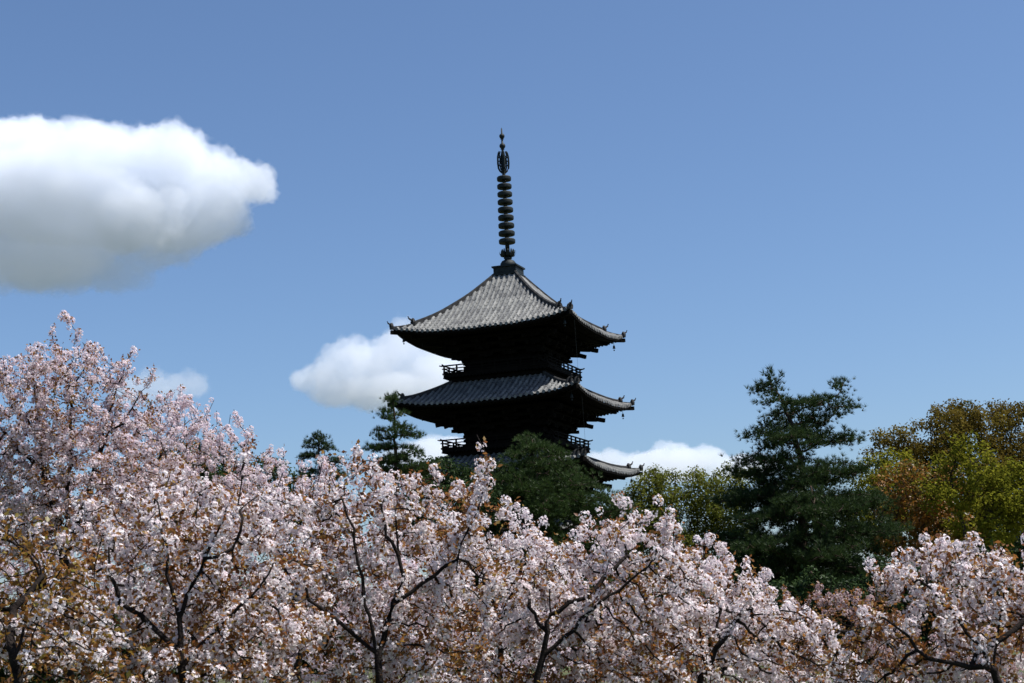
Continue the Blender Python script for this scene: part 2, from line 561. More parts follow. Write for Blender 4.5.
def grow(att, paths, step, kill, rng, up=0.0, jit=0.25, maxit=400, rep=0.0):
    """space colonisation: paths = polylines (first from the ground); returns node positions and parents"""
    pos, par = [], []
    for pi_, path in enumerate(paths):
        path = np.asarray(path, float)
        if pi_ == 0:
            pos.append(path[0]); par.append(-1); cur = 0
        else:
            cur = int(np.argmin(np.linalg.norm(np.array(pos) - path[0], axis=1)))
        for a, b in zip(path[:-1], path[1:]):
            n = max(1, int(np.linalg.norm(b - a) / step))
            for i in range(1, n + 1):
                p = a + (b - a) * i / n + rng.normal(0, .13 * step, 3)
                pos.append(p); par.append(cur); cur = len(pos) - 1
    pos = np.array(pos); par = list(par)
    att = att.copy()
    d2 = np.full(len(att), 1e18); near = np.zeros(len(att), int)

    def upd(lo):
        nonlocal d2, near
        for s in range(lo, len(pos), 256):
            blk = pos[s:s + 256]
            dd = ((att[:, None, :] - blk[None]) ** 2).sum(-1)
            j = dd.argmin(1); m = dd[np.arange(len(att)), j]
            c = m < d2
            d2[c] = m[c]; near[c] = j[c] + s
    upd(0)
    for it in range(maxit):
        k = d2 > kill * kill
        att, d2, near = att[k], d2[k], near[k]
        if len(att) == 0: break
        dirs = unit(att - pos[near])
        acc = np.zeros_like(pos); np.add.at(acc, near, dirs)
        act = np.unique(near)
        v = unit(acc[act]) + rng.normal(0, jit, (len(act), 3)); v[:, 2] += up
        new = pos[act] + unit(v) * step
        ok = np.ones(len(new), bool)
        lo = len(pos)
        pos = np.concatenate([pos, new[ok]]); par += list(act[ok])
        upd(lo)
    return pos, np.array(par)


def radii(par, tip, expo=2.4, rmax=None):
    n = len(par); a = np.zeros(n)
    main = np.full(n, -1); best = np.zeros(n)
    for i in range(n - 1, -1, -1):
        if a[i] == 0: a[i] = tip ** expo
        p = par[i]
        if p >= 0:
            a[p] += a[i]
            if a[i] > best[p]: best[p] = a[i]; main[p] = i
    r = a ** (1 / expo)
    if rmax: 
        f = rmax / r[0]
        if f < 1: r = np.where(r > tip * 1.5, tip * 1.5 + (r - tip * 1.5) * (rmax - tip * 1.5) / (r[0] - tip * 1.5), r)
    return r, main


def wood_mesh(name, pos, par, r, main, mat, parent, sides=5):
    """limbs as tapering tubes; a limb continues its parent's ring, a side shoot starts its own inside the parent"""
    n = len(pos)
    d = np.zeros_like(pos)
    has = par >= 0
    d[has] = unit(pos[has] - pos[par[has]])
    d[~has] = (0, 0, 1)
    m = main >= 0
    d[m] = unit(d[m] + unit(pos[main[m]] - pos[m]))
    ref = np.where(np.abs(d[:, 2:3]) < .9, np.array([[0., 0, 1]]), np.array([[1., 0, 0]]))
    A = unit(np.cross(d, ref)); B = np.cross(d, A)
    th = np.arange(sides) * 2 * pi / sides
    ring = pos[:, None] + r[:, None, None] * (A[:, None] * np.cos(th)[None, :, None] + B[:, None] * np.sin(th)[None, :, None])
    V = [ring.reshape(-1, 3)]
    ch = np.where(has)[0]
    ismain = main[par[ch]] == ch
    start = par[ch].copy()
    side = ch[~ismain]
    rr = np.minimum(r[par[side]], r[side] * 1.25)
    ring2 = pos[par[side]][:, None] + rr[:, None, None] * (A[side][:, None] * np.cos(th)[None, :, None] + B[side][:, None] * np.sin(th)[None, :, None])
    V.append(ring2.reshape(-1, 3))
    start[~ismain] = n + np.arange(len(side))
    k = np.arange(sides); k2 = (k + 1) % sides
    F = np.stack([start[:, None] * sides + k, start[:, None] * sides + k2, ch[:, None] * sides + k2, ch[:, None] * sides + k], -1).reshape(-1, 4)
    return np_mesh(name, np.concatenate(V), F, mat, parent, smooth=True)


def frames(nrm, rng):
    """rotation matrices whose z axis is nrm, random spin"""
    z = unit(nrm)
    t = unit(rng.normal(size=z.shape))
    x = unit(np.cross(t, z)); y = np.cross(z, x)
    return np.stack([x, y, z], -1)


def scatter(name, tv, tf, P, Rm, sc, mat, parent):
    V = np.einsum('nij,kj->nki', Rm, tv) * sc[:, None, None] + P[:, None]
    off = (np.arange(len(P)) * len(tv))[:, None, None]
    F = (tf[None] + off).reshape(-1, tf.shape[1])
    return np_mesh(name, V.reshape(-1, 3), F, mat, parent)


def flower_template():
    v = [(0, 0, 0)]; f = []
    for k in range(5):
        a = 2 * pi * k / 5
        def P(r, da, z): return (r * cos(a + da), r * sin(a + da), z)
        b = len(v)
        v += [P(.62, -.52, .26), P(1.0, 0, .40), P(.62, .52, .26)]
        f.append((0, b, b + 1, b + 2))
    for k in range(3):
        a = 2 * pi * k / 3 + .5
        def P(r, da, z): return (r * cos(a + da), r * sin(a + da), z)
        b = len(v)
        v += [P(.30, -.75, .38), P(.50, 0, .66), P(.30, .75, .38)]
        f.append((0, b, b + 1, b + 2))
    return np.array(v), np.array(f)


def leaf_template(w=.32):
    v = [(0, 0, 0), (.5, 0, -.06), (1, 0, -.16), (.32, -w, .05), (.72, -w * .8, .0), (.32, w, .05), (.72, w * .8, .0)]
    f = [(0, 3, 4, 1), (1, 4, 2, 2), (0, 1, 6, 5), (1, 2, 6, 6)]
    f = [(0, 3, 4, 1), (0, 1, 6, 5)]
    v = [(0, 0, 0), (1, 0, -.14), (.45, -w, .06), (.45, w, .06), (.5, 0, -.04)]
    f = [(0, 2, 1, 4), (0, 4, 1, 3)]
    return np.array(v, float), np.array(f)


FV, FF = flower_template()
LV, LF = leaf_template()


def lobe_points(lobes, n, rng, hollow=0.0):
    """n points through ellipsoid lobes [(cx,cy,cz, rx,ry,rz)]"""
    L = np.array(lobes, float)
    vol = np.prod(L[:, 3:], axis=1) ** .8
    which = rng.choice(len(L), n, p=vol / vol.sum())
    u = unit(rng.normal(size=(n, 3)))
    rad = rng.uniform(hollow ** 3, 1, n) ** (1 / 3)
    return L[which, :3] + u * rad[:, None] * L[which, 3:]


def px_lobe(px, py, r, depth, dd=0.0, flat=1.0, ry=None):
    """ellipsoid lobe centred where the photograph shows it: r in pixels, dd = metres further back"""
    k = depth / F_PX
    c = at(px, py, depth + dd)
    rx = r * k
    return (*c, rx, (ry * k if ry else rx), rx * flat)


def cherry(label, depth, lobes, limbs, base, seed, petal, leaf_amt=.3, n_att=1500, cl=1.0, flower=.0165, step=.10, kill=.15,
           tip=.0046, shoots=0, leaf_mat='young_leaf', rmax=.10, leaf_low=0.0, density=1.0, ball=.052, shoot_len=0, side=0):
    rng = np.random.default_rng(seed)
    root = empty('cherry_tree', (base[0], base[1], 0))
    tag(root, label, 'cherry tree', 'blossoming cherry trees of the orchard')
    o = np.array([base[0], base[1], 0.0])
    att = lobe_points(lobes, n_att, rng)
    att = att[att[:, 2] > .35]
    paths = [[np.array([base[0], base[1], -.1])] + [np.asarray(p) for p in limbs[0]]] + [[np.asarray(p) for p in l] for l in limbs[1:]]
    for q in range(side):                            # crooked side limbs leaving the drawn ones
        L = paths[rng.integers(1, len(paths))] if len(paths) > 1 else paths[0]
        i = rng.integers(0, len(L) - 1); t = rng.uniform(.2, 1)
        p = np.asarray(L[i]) * (1 - t) + np.asarray(L[i + 1]) * t
        d = unit(np.array([rng.choice([-1, 1]) * rng.uniform(.3, 1.1), rng.normal(0, .25), rng.uniform(.35, 1.0)]))
        ln = rng.uniform(.45, 1.1); P = [p]
        for k in range(5):
            d = unit(d + rng.normal(0, .22, 3) + np.array([0, 0, .10])); p = p + d * ln / 5; P.append(p)
        if P[-1][2] < att[:, 2].max() - .35 and np.linalg.norm(att - P[-1], axis=1).min() < .15: paths.append(P)
    pos, par = grow(att, paths, step, kill, rng, up=.10, jit=.28)
    kids = np.bincount(par[par >= 0], minlength=len(pos))
    tips = np.where(kids == 0)[0]
    n_shoot = len(pos)
    if shoots:                                       # long straight flowering shoots beyond the crown's edge
        sel = tips[np.argsort(-(pos[tips, 2] + rng.normal(0, .35, len(tips))))][:shoots]
        P, Q = [pos], list(par)
        n0 = len(pos)
        for t in sel:
            d = unit(pos[t] - pos[par[t]] + np.array([0, 0, .55]) + rng.normal(0, .25, 3)); cur = t; p = pos[t]
            for i in range(rng.integers(2, 5) + shoot_len):
                p = p + d * step * .7; P.append(p[None]); Q.append(cur); cur = n0; n0 += 1
        pos = np.concatenate(P); par = np.array(Q)
    r, main = radii(par, tip, 2.35, rmax)
    wood_mesh('trunk', pos - o, par, r, main, M['bark'], root, 6)
    # clusters of flowers along the twigs
    tw = np.where((r < tip * 3.2) & (par >= 0))[0]
    cnt = rng.poisson(0.92 * cl, len(tw))
    idx = np.repeat(tw, cnt)
    C = pos[idx] + (pos[par[idx]] - pos[idx]) * rng.uniform(0, 1, (len(idx), 1)) + unit(rng.normal(size=(len(idx), 3))) * rng.uniform(.01, .06, (len(idx), 1))
    C[:, 2] += rng.normal(-.005, .02, len(idx))
    keep = np.ones(len(C), bool)
    # bare pockets: leave some stretches of twig with leaves only
    ph = rng.uniform(0, 6, 3)
    pocket = np.sin(C[:, 0] * 5.1 + ph[0]) + np.sin(C[:, 1] * 4.7 + ph[1]) + np.sin(C[:, 2] * 6.3 + ph[2]) + rng.normal(0, 1.0, len(C))
    keep = pocket > -1.15 - density
    keep |= np.isin(idx, np.arange(n_shoot, len(pos))) | (C[:, 2] > np.quantile(C[:, 2], .93))
    Cb = C[keep]
    br = rng.uniform(.65, 1.25, len(Cb)) * ball
    nf = np.maximum(4, (rng.uniform(.75, 1.25, len(Cb)) * 28 * (br / .055) ** 2 * (.0165 / flower) ** 1.8).astype(int))
    ci = np.repeat(np.arange(len(Cb)), nf)
    out = unit(rng.normal(size=(len(ci), 3)) + np.array([0, 0, .15]))
    fp = Cb[ci] + out * (rng.uniform(.72, 1.0, len(ci)) * br[ci])[:, None]
    nr = unit(out + rng.normal(0, .35, out.shape))
    scatter('blossoms', FV, FF, fp - o, frames(nr, rng), rng.uniform(.8, 1.2, len(fp)) * flower, M[petal], root)
    # young bronze leaves near the tips and in the pockets
    Lc = np.concatenate([C[~keep], C[rng.random(len(C)) < leaf_amt * 1.0], np.repeat(pos[tips], 2, 0)[rng.random(2 * len(tips)) < leaf_amt]])
    if leaf_low:
        low = C[(C[:, 2] < leaf_low) & (rng.random(len(C)) < .85)]
        Lc = np.concatenate([Lc, low])
    li = np.repeat(np.arange(len(Lc)), rng.integers(3, 7, len(Lc)))
    out = unit(rng.normal(size=(len(li), 3)) + np.array([0, 0, .5]))
    lp = Lc[li] + out * rng.uniform(.035, .095, (len(li), 1))
    Rm = frames(unit(rng.normal(size=out.shape) + np.array([0, 0, .4])), rng)
    scatter('young_leaves', LV, LF, lp - o, Rm, rng.uniform(.030, .062, len(lp)), M[leaf_mat], root)
    return root


def broadleaf(name, label, cat, depth, lobes, base, seed, mats, leaf=.155, n_att=900, step=.35, kill=.5, per=46, spread=.46, group=None,
              trunk_h=3.0, rmax=.3, tip=.018, limbs=None, shell=.5, drop=0.0):
    rng = np.random.default_rng(seed)
    root = empty(name, (base[0], base[1], 0))
    tag(root, label, cat, group)
    o = np.array([base[0], base[1], 0.0])
    subs = []
    for L in lobes:                                  # smaller boughs swelling out of every bough
        for q in range(7):
            u = unit(rng.normal(size=3) + np.array([0, 0, .25])); f = rng.uniform(.32, .5)
            subs.append((*(np.array(L[:3]) + u * np.array(L[3:]) * .72), L[3] * f, L[4] * f, L[5] * f * 1.1))
    att = np.concatenate([lobe_points(lobes, n_att // 4, rng, shell), lobe_points(subs, n_att, rng, .3)])
    att = att[att[:, 2] > .4]
    p0 = [np.array([base[0], base[1], -.2]), np.array([base[0] + rng.normal(0, .15), base[1], trunk_h])]
    pos, par = grow(att, [p0] + [[np.asarray(q) for q in l] for l in (limbs or [])], step, kill, rng, up=.08, jit=.25)
    r, main = radii(par, tip, 2.4, rmax)
    wood_mesh('trunk', pos - o, par, r, main, M['pine_bark'], root, 5)
    kids = np.bincount(par[par >= 0], minlength=len(pos))
    tw = np.where((r < tip * 2.4) & (par >= 0))[0]
    tw = tw[rng.random(len(tw)) > drop]
    idx = np.repeat(tw, rng.poisson(per, len(tw)))
    off = unit(rng.normal(size=(len(idx), 3))) * (rng.random((len(idx), 1)) ** .45) * spread * np.array([1, 1, .7])
    P = pos[idx] + off
    Rm = frames(unit(rng.normal(size=off.shape) * .8 + np.array([0, 0, .9]) + unit(off) * .6), rng)
    parts = np.array_split(np.arange(len(P)), 1)
    for q, mt in zip(parts, mats):
        scatter('crown', LV, LF, P[q] - o, Rm[q], rng.uniform(.7, 1.3, len(q)) * leaf, M[mt], root)
    return root


def needle_template(n, rng, w=.05, cone=1.1):
    v, f = [], []
    for k in range(n):
        a = 2 * pi * k / n * 2.4 + rng.uniform(-.3, .3); e = rng.uniform(.15, cone)
        d = np.array([cos(a) * sin(e), sin(a) * sin(e), cos(e)])
        s = unit(np.cross(d, rng.normal(size=3))) * w
        b = len(v)
        v += [d * .02 - s, d * .02 + s, d * rng.uniform(.75, 1.0)]
        f.append((b, b + 1, b + 2))
    return np.array(v), np.array(f)


def pine(name, label, cat, depth, lobes, base, seed, mat, trunk_path, n_att=1200, step=.3, kill=.42, per=3.0, needle=.28, spread=.16,
         rmax=.26, tip=.018, group=None, up=.0, nn=12, w=.05, shell=.2, thr=2.6):
    rng = np.random.default_rng(seed)
    root = empty(name, (base[0], base[1], 0))
    tag(root, label, cat, group)
    o = np.array([base[0], base[1], 0.0])
    subs = []
    for L in lobes:                                  # flat sprays reaching out of every bough
        for q in range(6):
            u = unit(rng.normal(size=3) * np.array([1, 1, .6])); f = rng.uniform(.30, .48)
            subs.append((*(np.array(L[:3]) + u * np.array(L[3:]) * .85), L[3] * f, L[4] * f, max(L[5] * f * .7, .12)))
    att = np.concatenate([lobe_points(lobes, n_att // 3, rng, shell), lobe_points(subs, int(n_att * .7), rng, .1)])
    att = att[att[:, 2] > .8]
    pos, par = grow(att, [[np.array([base[0], base[1], -.2])] + [np.asarray(p) for p in trunk_path]], step, kill, rng, up=up, jit=.2)
    r, main = radii(par, tip, 2.4, rmax)
    wood_mesh('trunk', pos - o, par, r, main, M['pine_bark'], root, 5)
    tw = np.where((r < tip * thr) & (par >= 0))[0]
    idx = np.repeat(tw, rng.poisson(per, len(tw)))
    P = pos[idx] + rng.normal(size=(len(idx), 3)) * spread * np.array([1, 1, .45])
    d = unit(pos[idx] - pos[par[idx]])
    nv, nf = needle_template(nn, rng, w)
    Rm = frames(unit(d * .7 + np.array([0, 0, .75]) + rng.normal(0, .35, d.shape)), rng)
    scatter('crown', nv, nf, P - o, Rm, rng.uniform(.75, 1.25, len(P)) * needle, M[mat], root)
    return root


M['petal_white'] = mat_leaf('petal_white', [(0, (.82, .70, .72)), (.3, (.87, .785, .797)), (.7, (.90, .85, .85)), (1, (.92, .89, .885))], .42)
M['petal_pink'] = mat_leaf('petal_pink', [(0, (.76, .61, .655)), (.35, (.82, .70, .73)), (.7, (.86, .785, .80)), (1, (.89, .85, .855))], .42)
M['petal_faded'] = mat_leaf('petal_faded', [(0, (.40, .25, .25)), (.4, (.55, .40, .40)), (1, (.74, .64, .63))], .35)
M['young_leaf'] = mat_leaf('young_leaf', [(0, (.13, .045, .016)), (.4, (.25, .095, .025)), (.75, (.31, .15, .038)), (1, (.28, .19, .05))], .5, .03)
M['olive_leaf'] = mat_leaf('olive_leaf', [(0, (.14, .055, .014)), (.4, (.23, .10, .022)), (.75, (.27, .15, .03)), (1, (.20, .17, .03))], .5, .03)
M['bronze_crown'] = mat_leaf('bronze_crown', [(0, (.07, .055, .012)), (.5, (.12, .085, .017)), (1, (.165, .135, .025))], .38, 0, clump=.5)
M['orange_crown'] = mat_leaf('orange_crown', [(0, (.10, .06, .012)), (.5, (.24, .10, .018)), (1, (.34, .16, .028))], .35, .03, clump=.6)
M['lime_crown'] = mat_leaf('lime_crown', [(0, (.085, .097, .013)), (.5, (.175, .172, .018)), (1, (.28, .255, .027))], .38, 0, clump=.6)
M['olive_crown'] = mat_leaf('olive_crown', [(0, (.065, .082, .013)), (.5, (.115, .125, .021)), (1, (.17, .17, .03))], .38, 0, clump=.6)
M['dark_crown'] = mat_leaf('dark_crown', [(0, (.015, .028, .010)), (.5, (.025, .045, .014)), (1, (.045, .07, .02))], .25, .01, clump=.6)
M['needle_dark'] = mat_leaf('needle_dark', [(0, (.014, .029, .010)), (.5, (.028, .050, .015)), (1, (.055, .085, .023))], .3, .015)
M['needle_green'] = mat_leaf('needle_green', [(0, (.018, .034, .011)), (.5, (.036, .064, .017)), (1, (.066, .100, .025))], .25, .015)
M['rust_lime_crown'] = mat_leaf('rust_lime_crown', [(0, (.10, .10, .014)), (.35, (.14, .11, .016)), (.55, (.26, .11, .02)), (1, (.34, .16, .03))], .35, .03, clump=.9)
M['twig_brown'] = mat_leaf('twig_brown', [(0, (.10, .045, .04)), (.5, (.17, .08, .07)), (1, (.26, .15, .13))], .35)


def gpt(px, depth):
    p = at(px, 620, depth)
    return (p[0], p[1])


def lb(depth, *specs):
    return [px_lobe(s[0], s[1], s[2], depth, *(s[3:])) for s in specs]


def lm(depth, *pts):
    """limb polyline from (px, py[, metres further back])"""
    return [at(p[0], p[1], depth + (p[2] if len(p) > 2 else 0)) for p in pts]


def plants():
    # ---- big dark pine at the right
    d = 60
    pine('pine_tree', 'big dark pine with a layered crown and ragged top, tallest right of the pagoda', 'pine tree', d,
         lb(d, (771, 377, 9, 0, .9), (772, 388, 16, 0, .6), (756, 391, 11, .3, .5), (796, 416, 24, .5, .4),  (785, 405, 22, -.4, .35), (838, 385, 12, .2, .7), (842, 408, 18, .3, .4), (815, 402, 20, 0, .4),
            (755, 432, 20, .4, .35), (790, 440, 36, -.6, .35), (835, 440, 26, .5, .4), (800, 430, 30, 1, .5),
            (770, 465, 42, .6, .3), (830, 470, 36, -.8, .35), (800, 480, 46, 0, .4),
            (755, 500, 40, .3, .3), (850, 505, 40, .5, .35), (805, 515, 56, -1.2, .35), (800, 500, 50, 1.5, .4),
            (745, 540, 36, 0, .35), (860, 535, 40, 1, .4), (800, 550, 66, -.8, .35), (780, 580, 60, 0, .35), (850, 575, 50, .4, .4), (735, 575, 26, .4, .4)),
         gpt(803, d), 11, 'needle_dark', lm(d, (803, 560), (803, 480), (795, 430), (776, 392)), n_att=5600, step=.24, kill=.30, per=9.0, needle=.22, spread=.19, w=.04, nn=16, rmax=.24,
         group='pine trees behind the orchard')
    # ---- dense pine before the pagoda
    d = 84
    pine('pine_tree', 'dense green pine with a rounded crown directly in front of the pagoda walls', 'pine tree', d,
         lb(d, (530, 440, 13, 0, 1.0), (524, 452, 20, 0, .7), (510, 466, 22, -.5, .6), (553, 456, 20, .4, .7), (566, 466, 14, .2, .6), (538, 464, 26, .6, .7), (540, 480, 44, -1, .7), (576, 490, 30, .4, .7), (602, 514, 28, 0, .7), (505, 490, 28, 0, .8),
            (545, 510, 60, 0, .6), (600, 520, 30, .5, .7), (490, 520, 30, .5, .7), (560, 550, 60, 0, .7), (500, 560, 40, 0, .7)),
         gpt(540, d), 12, 'needle_green', lm(d, (540, 580), (538, 500), (532, 440)), n_att=3000, step=.32, kill=.42, per=9, needle=.30, spread=.24, w=.04, nn=16, rmax=.28,
         group='pine trees behind the orchard')
    # ---- slender pine left of the pagoda
    d = 74
    pine('pine_tree', 'slender open pine with a pointed top beside the left eaves of the pagoda', 'pine tree', d,
         lb(d, (393, 402, 8, 0, 1.2), (388, 416, 10, 0, .7), (402, 414, 9, .3, .6), (380, 432, 9, 0, .5), (400, 430, 12, -.3, .6), (416, 436, 9, .2, .5), (388, 446, 14, .3, .5),
            (372, 447, 9, -.2, .5), (412, 452, 12, 0, .5), (396, 462, 20, 0, .5), (376, 468, 16, .3, .5), (420, 470, 18, -.3, .5)),
         gpt(396, d), 13, 'needle_green', lm(d, (397, 560), (396, 470), (394, 400)), n_att=900, step=.22, kill=.30, per=8.0, needle=.25, spread=.15, w=.04, nn=15, rmax=.13,
         group='pine trees behind the orchard')
    # ---- small round-tufted evergreen far left of the pagoda
    d = 82
    pine('podocarp_tree', 'small dark evergreen with round separate tufts showing above the blossom', 'evergreen tree', d,
         lb(d, (319, 437, 7, 0, .8), (310, 444, 6, 0, .8), (328, 447, 7, 0, .8), (318, 452, 6, .2, .8), (305, 458, 6, 0, .7), (335, 460, 8, 0, .7), (322, 465, 9, 0, .7), (308, 472, 9, 0, .7), (336, 476, 10, 0, .7)),
         gpt(320, d), 14, 'needle_dark', lm(d, (320, 560), (319, 440)), n_att=420, step=.2, kill=.27, per=12, needle=.20, spread=.15, w=.05, nn=14, rmax=.14)
    # ---- broadleaf evergreens showing over the orchard
    d = 78
    broadleaf('evergreen_tree', 'dark rounded evergreen just behind the pink blossom, left of the small tufted evergreen', 'evergreen tree', d,
              lb(d, (284, 482, 22, 0, .9), (268, 488, 22, .5, .9), (276, 470, 14, .5), (262, 470, 14, 0), (290, 510, 40, 0, .8)), gpt(280, d), 21, ['dark_crown'], n_att=1000, trunk_h=2.5,
              group='evergreen trees behind the orchard')
    broadleaf('evergreen_tree', 'dark evergreen glimpsed behind the tall pink cherry under the small cloud', 'evergreen tree', d,
              lb(d, (206, 462, 26, 0, .9), (180, 470, 34, .5, .9), (225, 480, 28, .5), (200, 500, 60, 0, .8)), gpt(200, d), 22, ['dark_crown'], n_att=1600, trunk_h=2.5,
              group='evergreen trees behind the orchard')
    d = 80
    broadleaf('evergreen_tree', 'low broad dark evergreen at the foot of the pagoda, behind the slender pine', 'evergreen tree', d,
              lb(d, (445, 474, 22, 0, .8), (470, 484, 24, .5, .8), (420, 478, 24, .4, .8), (440, 515, 60, 0, .6)), gpt(445, d), 23, ['dark_crown'], n_att=1200, trunk_h=2,
              group='evergreen trees behind the orchard')
    # ---- yellow-green trees between the pagoda and the big pine
    d = 92
    broadleaf('broadleaf_tree', 'yellow-green leafy tree nearest the lowest visible pagoda eave', 'leafy tree', d,
              lb(d, (652, 488, 18, 0, .8), (662, 486, 22, .8, .9), (650, 512, 32, .8, .9), (640, 560, 40, .5, .7), (672, 480, 16, .6, .8), (635, 500, 22, 0, .8), (665, 505, 24, -.6, .8), (640, 525, 30, 0, .7), (675, 535, 16, 0, .8), (620, 520, 24, 0)), gpt(655, d), 24, ['olive_crown'],
              n_att=1900, trunk_h=3, group='leafy trees beyond the orchard')
    broadleaf('broadleaf_tree', 'yellow-green leafy tree touching the left side of the big dark pine', 'leafy tree', d,
              lb(d, (705, 484, 20, 0, .8), (688, 486, 20, .8, .9), (745, 480, 16, .8, .9), (710, 510, 30, 1, .9), (726, 478, 18, .6, .8), (698, 505, 20, 0, .8), (690, 555, 40, .5, .7), (725, 505, 28, -.6, .8), (712, 530, 26, .5, .8), (735, 530, 24, 0, .8)), gpt(712, d), 25, ['olive_crown'],
              n_att=1900, trunk_h=3, group='leafy trees beyond the orchard')
    # ---- spring wood at the right
    d = 88
    broadleaf('broadleaf_tree', 'tall domed bronze-leaved tree forming the skyline at the right', 'leafy tree', d,
              lb(d, (980, 428, 38, 0, .8), (930, 436, 38, -1, .8), (1020, 430, 38, 1, .8), (892, 452, 26, -1, .9), (955, 416, 26, 1.5, .7), (960, 470, 60, 0, .8), (1010, 480, 55, 0, .8), (905, 490, 40, .5, .9), (1060, 450, 40, 0, .9)),
              gpt(975, d), 26, ['bronze_crown'], n_att=2600, trunk_h=4, rmax=.4, spread=.5, leaf=.155, group='spring trees at the right')
    broadleaf('evergreen_tree', 'shaded evergreen filling the gap under the bronze and orange trees', 'evergreen tree', 98,
              lb(98, (900, 540, 40, 0, .8), (950, 530, 44, 1, .9), (1000, 530, 44, 0, .9), (1050, 535, 44, 0, .9), (920, 500, 30, 0), (990, 500, 36, 0), (860, 560, 40, 0), (800, 575, 40, 0), (750, 575, 40, 0), (820, 540, 34, 0)), gpt(960, 98), 34, ['dark_crown'], n_att=2200, trunk_h=2,
              group='evergreen trees behind the orchard')
    broadleaf('conifer_tree', 'dark tip of a conifer poking over the bronze tree crowns', 'evergreen tree', 96,
              lb(96, (966, 408, 9, 0, .7), (966, 425, 16, 0, .8)), gpt(966, 96), 33, ['dark_crown'], n_att=160, trunk_h=9)
    d = 72
    broadleaf('broadleaf_tree', 'bright yellow-green tree with a dark leaning trunk before the bronze tree', 'leafy tree', d,
              lb(d, (966, 450, 20, 0, .9), (950, 470, 22, .5, .8), (985, 474, 26, -.5, .8), (1015, 480, 26, .4, .8), (1000, 500, 34, 0, .7), (945, 495, 26, 0, .7), (1030, 510, 30, 0, .8), (985, 530, 40, .6, .6)),
              gpt(968, d), 27, ['lime_crown'], n_att=1300, trunk_h=3, rmax=.3, drop=.12, limbs=[lm(d, (968, 560), (985, 520), (1000, 490)), lm(d, (968, 560), (962, 520), (952, 480))],
              group='spring trees at the right')
    broadleaf('broadleaf_tree', 'rusty orange-leaved tree between the big dark pine and the yellow-green tree', 'leafy tree', d + 3,
              lb(d + 3, (912, 482, 26, 0, .8), (925, 505, 28, -.5, .8), (900, 510, 26, .4, .8), (940, 520, 34, 0, .8), (905, 540, 30, 0, .7), (945, 482, 22, -.4, .8), (960, 540, 30, -.5, .7), (892, 484, 18, 0)), gpt(918, d + 3), 28, ['rust_lime_crown'],
              n_att=1500, trunk_h=3, group='spring trees at the right')
    broadleaf('broadleaf_tree', 'mid-green tree peeping out beside the right shoulder of the big dark pine', 'leafy tree', d + 8,
              lb(d + 8, (884, 468, 20, 0, .9), (868, 470, 18, 0, .9), (903, 466, 16, .5, .9), (880, 490, 36, 0, .8), (875, 520, 40, 0, .8)), gpt(880, d + 8), 29, ['lime_crown'],
              n_att=800, trunk_h=3, drop=.1, group='spring trees at the right')
    rt = np.random.default_rng(77)                    # far wood closing the view behind everything
    n = 90000
    ang = rt.uniform(-1.15, 1.15, n); dist = rt.uniform(190, 215, n)
    top = 6.5 + 1.6 * np.sin(ang * 23) + 1.1 * np.sin(ang * 61 + 1) + .8 * np.sin(ang * 133)
    P = np.stack([np.sin(ang) * dist, np.cos(ang) * dist, top * np.sqrt(rt.random(n)) * (1 - ((dist - 202) / 30) ** 2)], -1)
    tag(scatter('far_wood', LV, LF, P, frames(unit(rt.normal(size=(n, 3)) + np.array([0, 0, .8])), rt), rt.uniform(.6, 1.3, n), M['dark_crown'], None), kind='stuff')
    for px, tp, dd, mt, lab in ((1130, 430, 80, 'bronze_crown', 'bronze-leaved tree next beyond the domed bronze tree, past the right edge'),
                                (1220, 450, 76, 'lime_crown', 'yellow-green tree two trees beyond the domed bronze tree, past the right edge'),
                                (1330, 470, 84, 'olive_crown', 'olive-leaved tree farthest beyond the right edge'),
                                (-90, 470, 82, 'dark_crown', 'dark evergreen standing past the left edge behind the tall pink cherry')):
        broadleaf('broadleaf_tree', lab, 'leafy tree', dd, lb(dd, (px, tp + 34, 34), (px - 40, tp + 60, 36), (px + 40, tp + 56, 36), (px, tp + 90, 56, .4), (px, tp + 130, 50)), gpt(px, dd),
                  int(300 + px % 97), [mt], n_att=900, trunk_h=3, group='trees past the edges of the view')
    # ---- clipped evergreen shrubs along the far side of the orchard
    rs = random.Random(7)
    spots = [(30, 46, 'at the far left, behind the tall pink cherry'), (160, 47, 'behind the front tree with the dark upright trunk'), (330, 48, 'under the small tufted evergreen'),
             (470, 46, 'below the dark evergreen at the pagoda foot'), (600, 48, 'below the dense pine before the pagoda'), (720, 50, 'under the yellow-green trees'),
             (840, 48, 'at the foot of the big dark pine'), (960, 48, 'below the leaning trunk of the yellow-green tree')]
    for i, (px, dd, where) in enumerate(spots):
        c = at(px, 600, dd); R = 3.2
        lobes = [(c[0] + rs.uniform(-1.8, 1.8), c[1] + rs.uniform(-.6, .6), rs.uniform(.6, 2.0), R * rs.uniform(.5, .8), R * .5, rs.uniform(.8, 1.2)) for _ in range(9)]
        broadleaf('evergreen_shrub', 'dark evergreen shrub ' + where, 'shrub', dd, lobes, (c[0], c[1]), 40 + i, ['dark_crown'], n_att=800, trunk_h=.6, leaf=.13, step=.25, kill=.38, spread=.26,
                  rmax=.1, group='evergreen shrubs beyond the orchard')

    # ================= cherries
    # tall pink trees at the back left
    d = 24
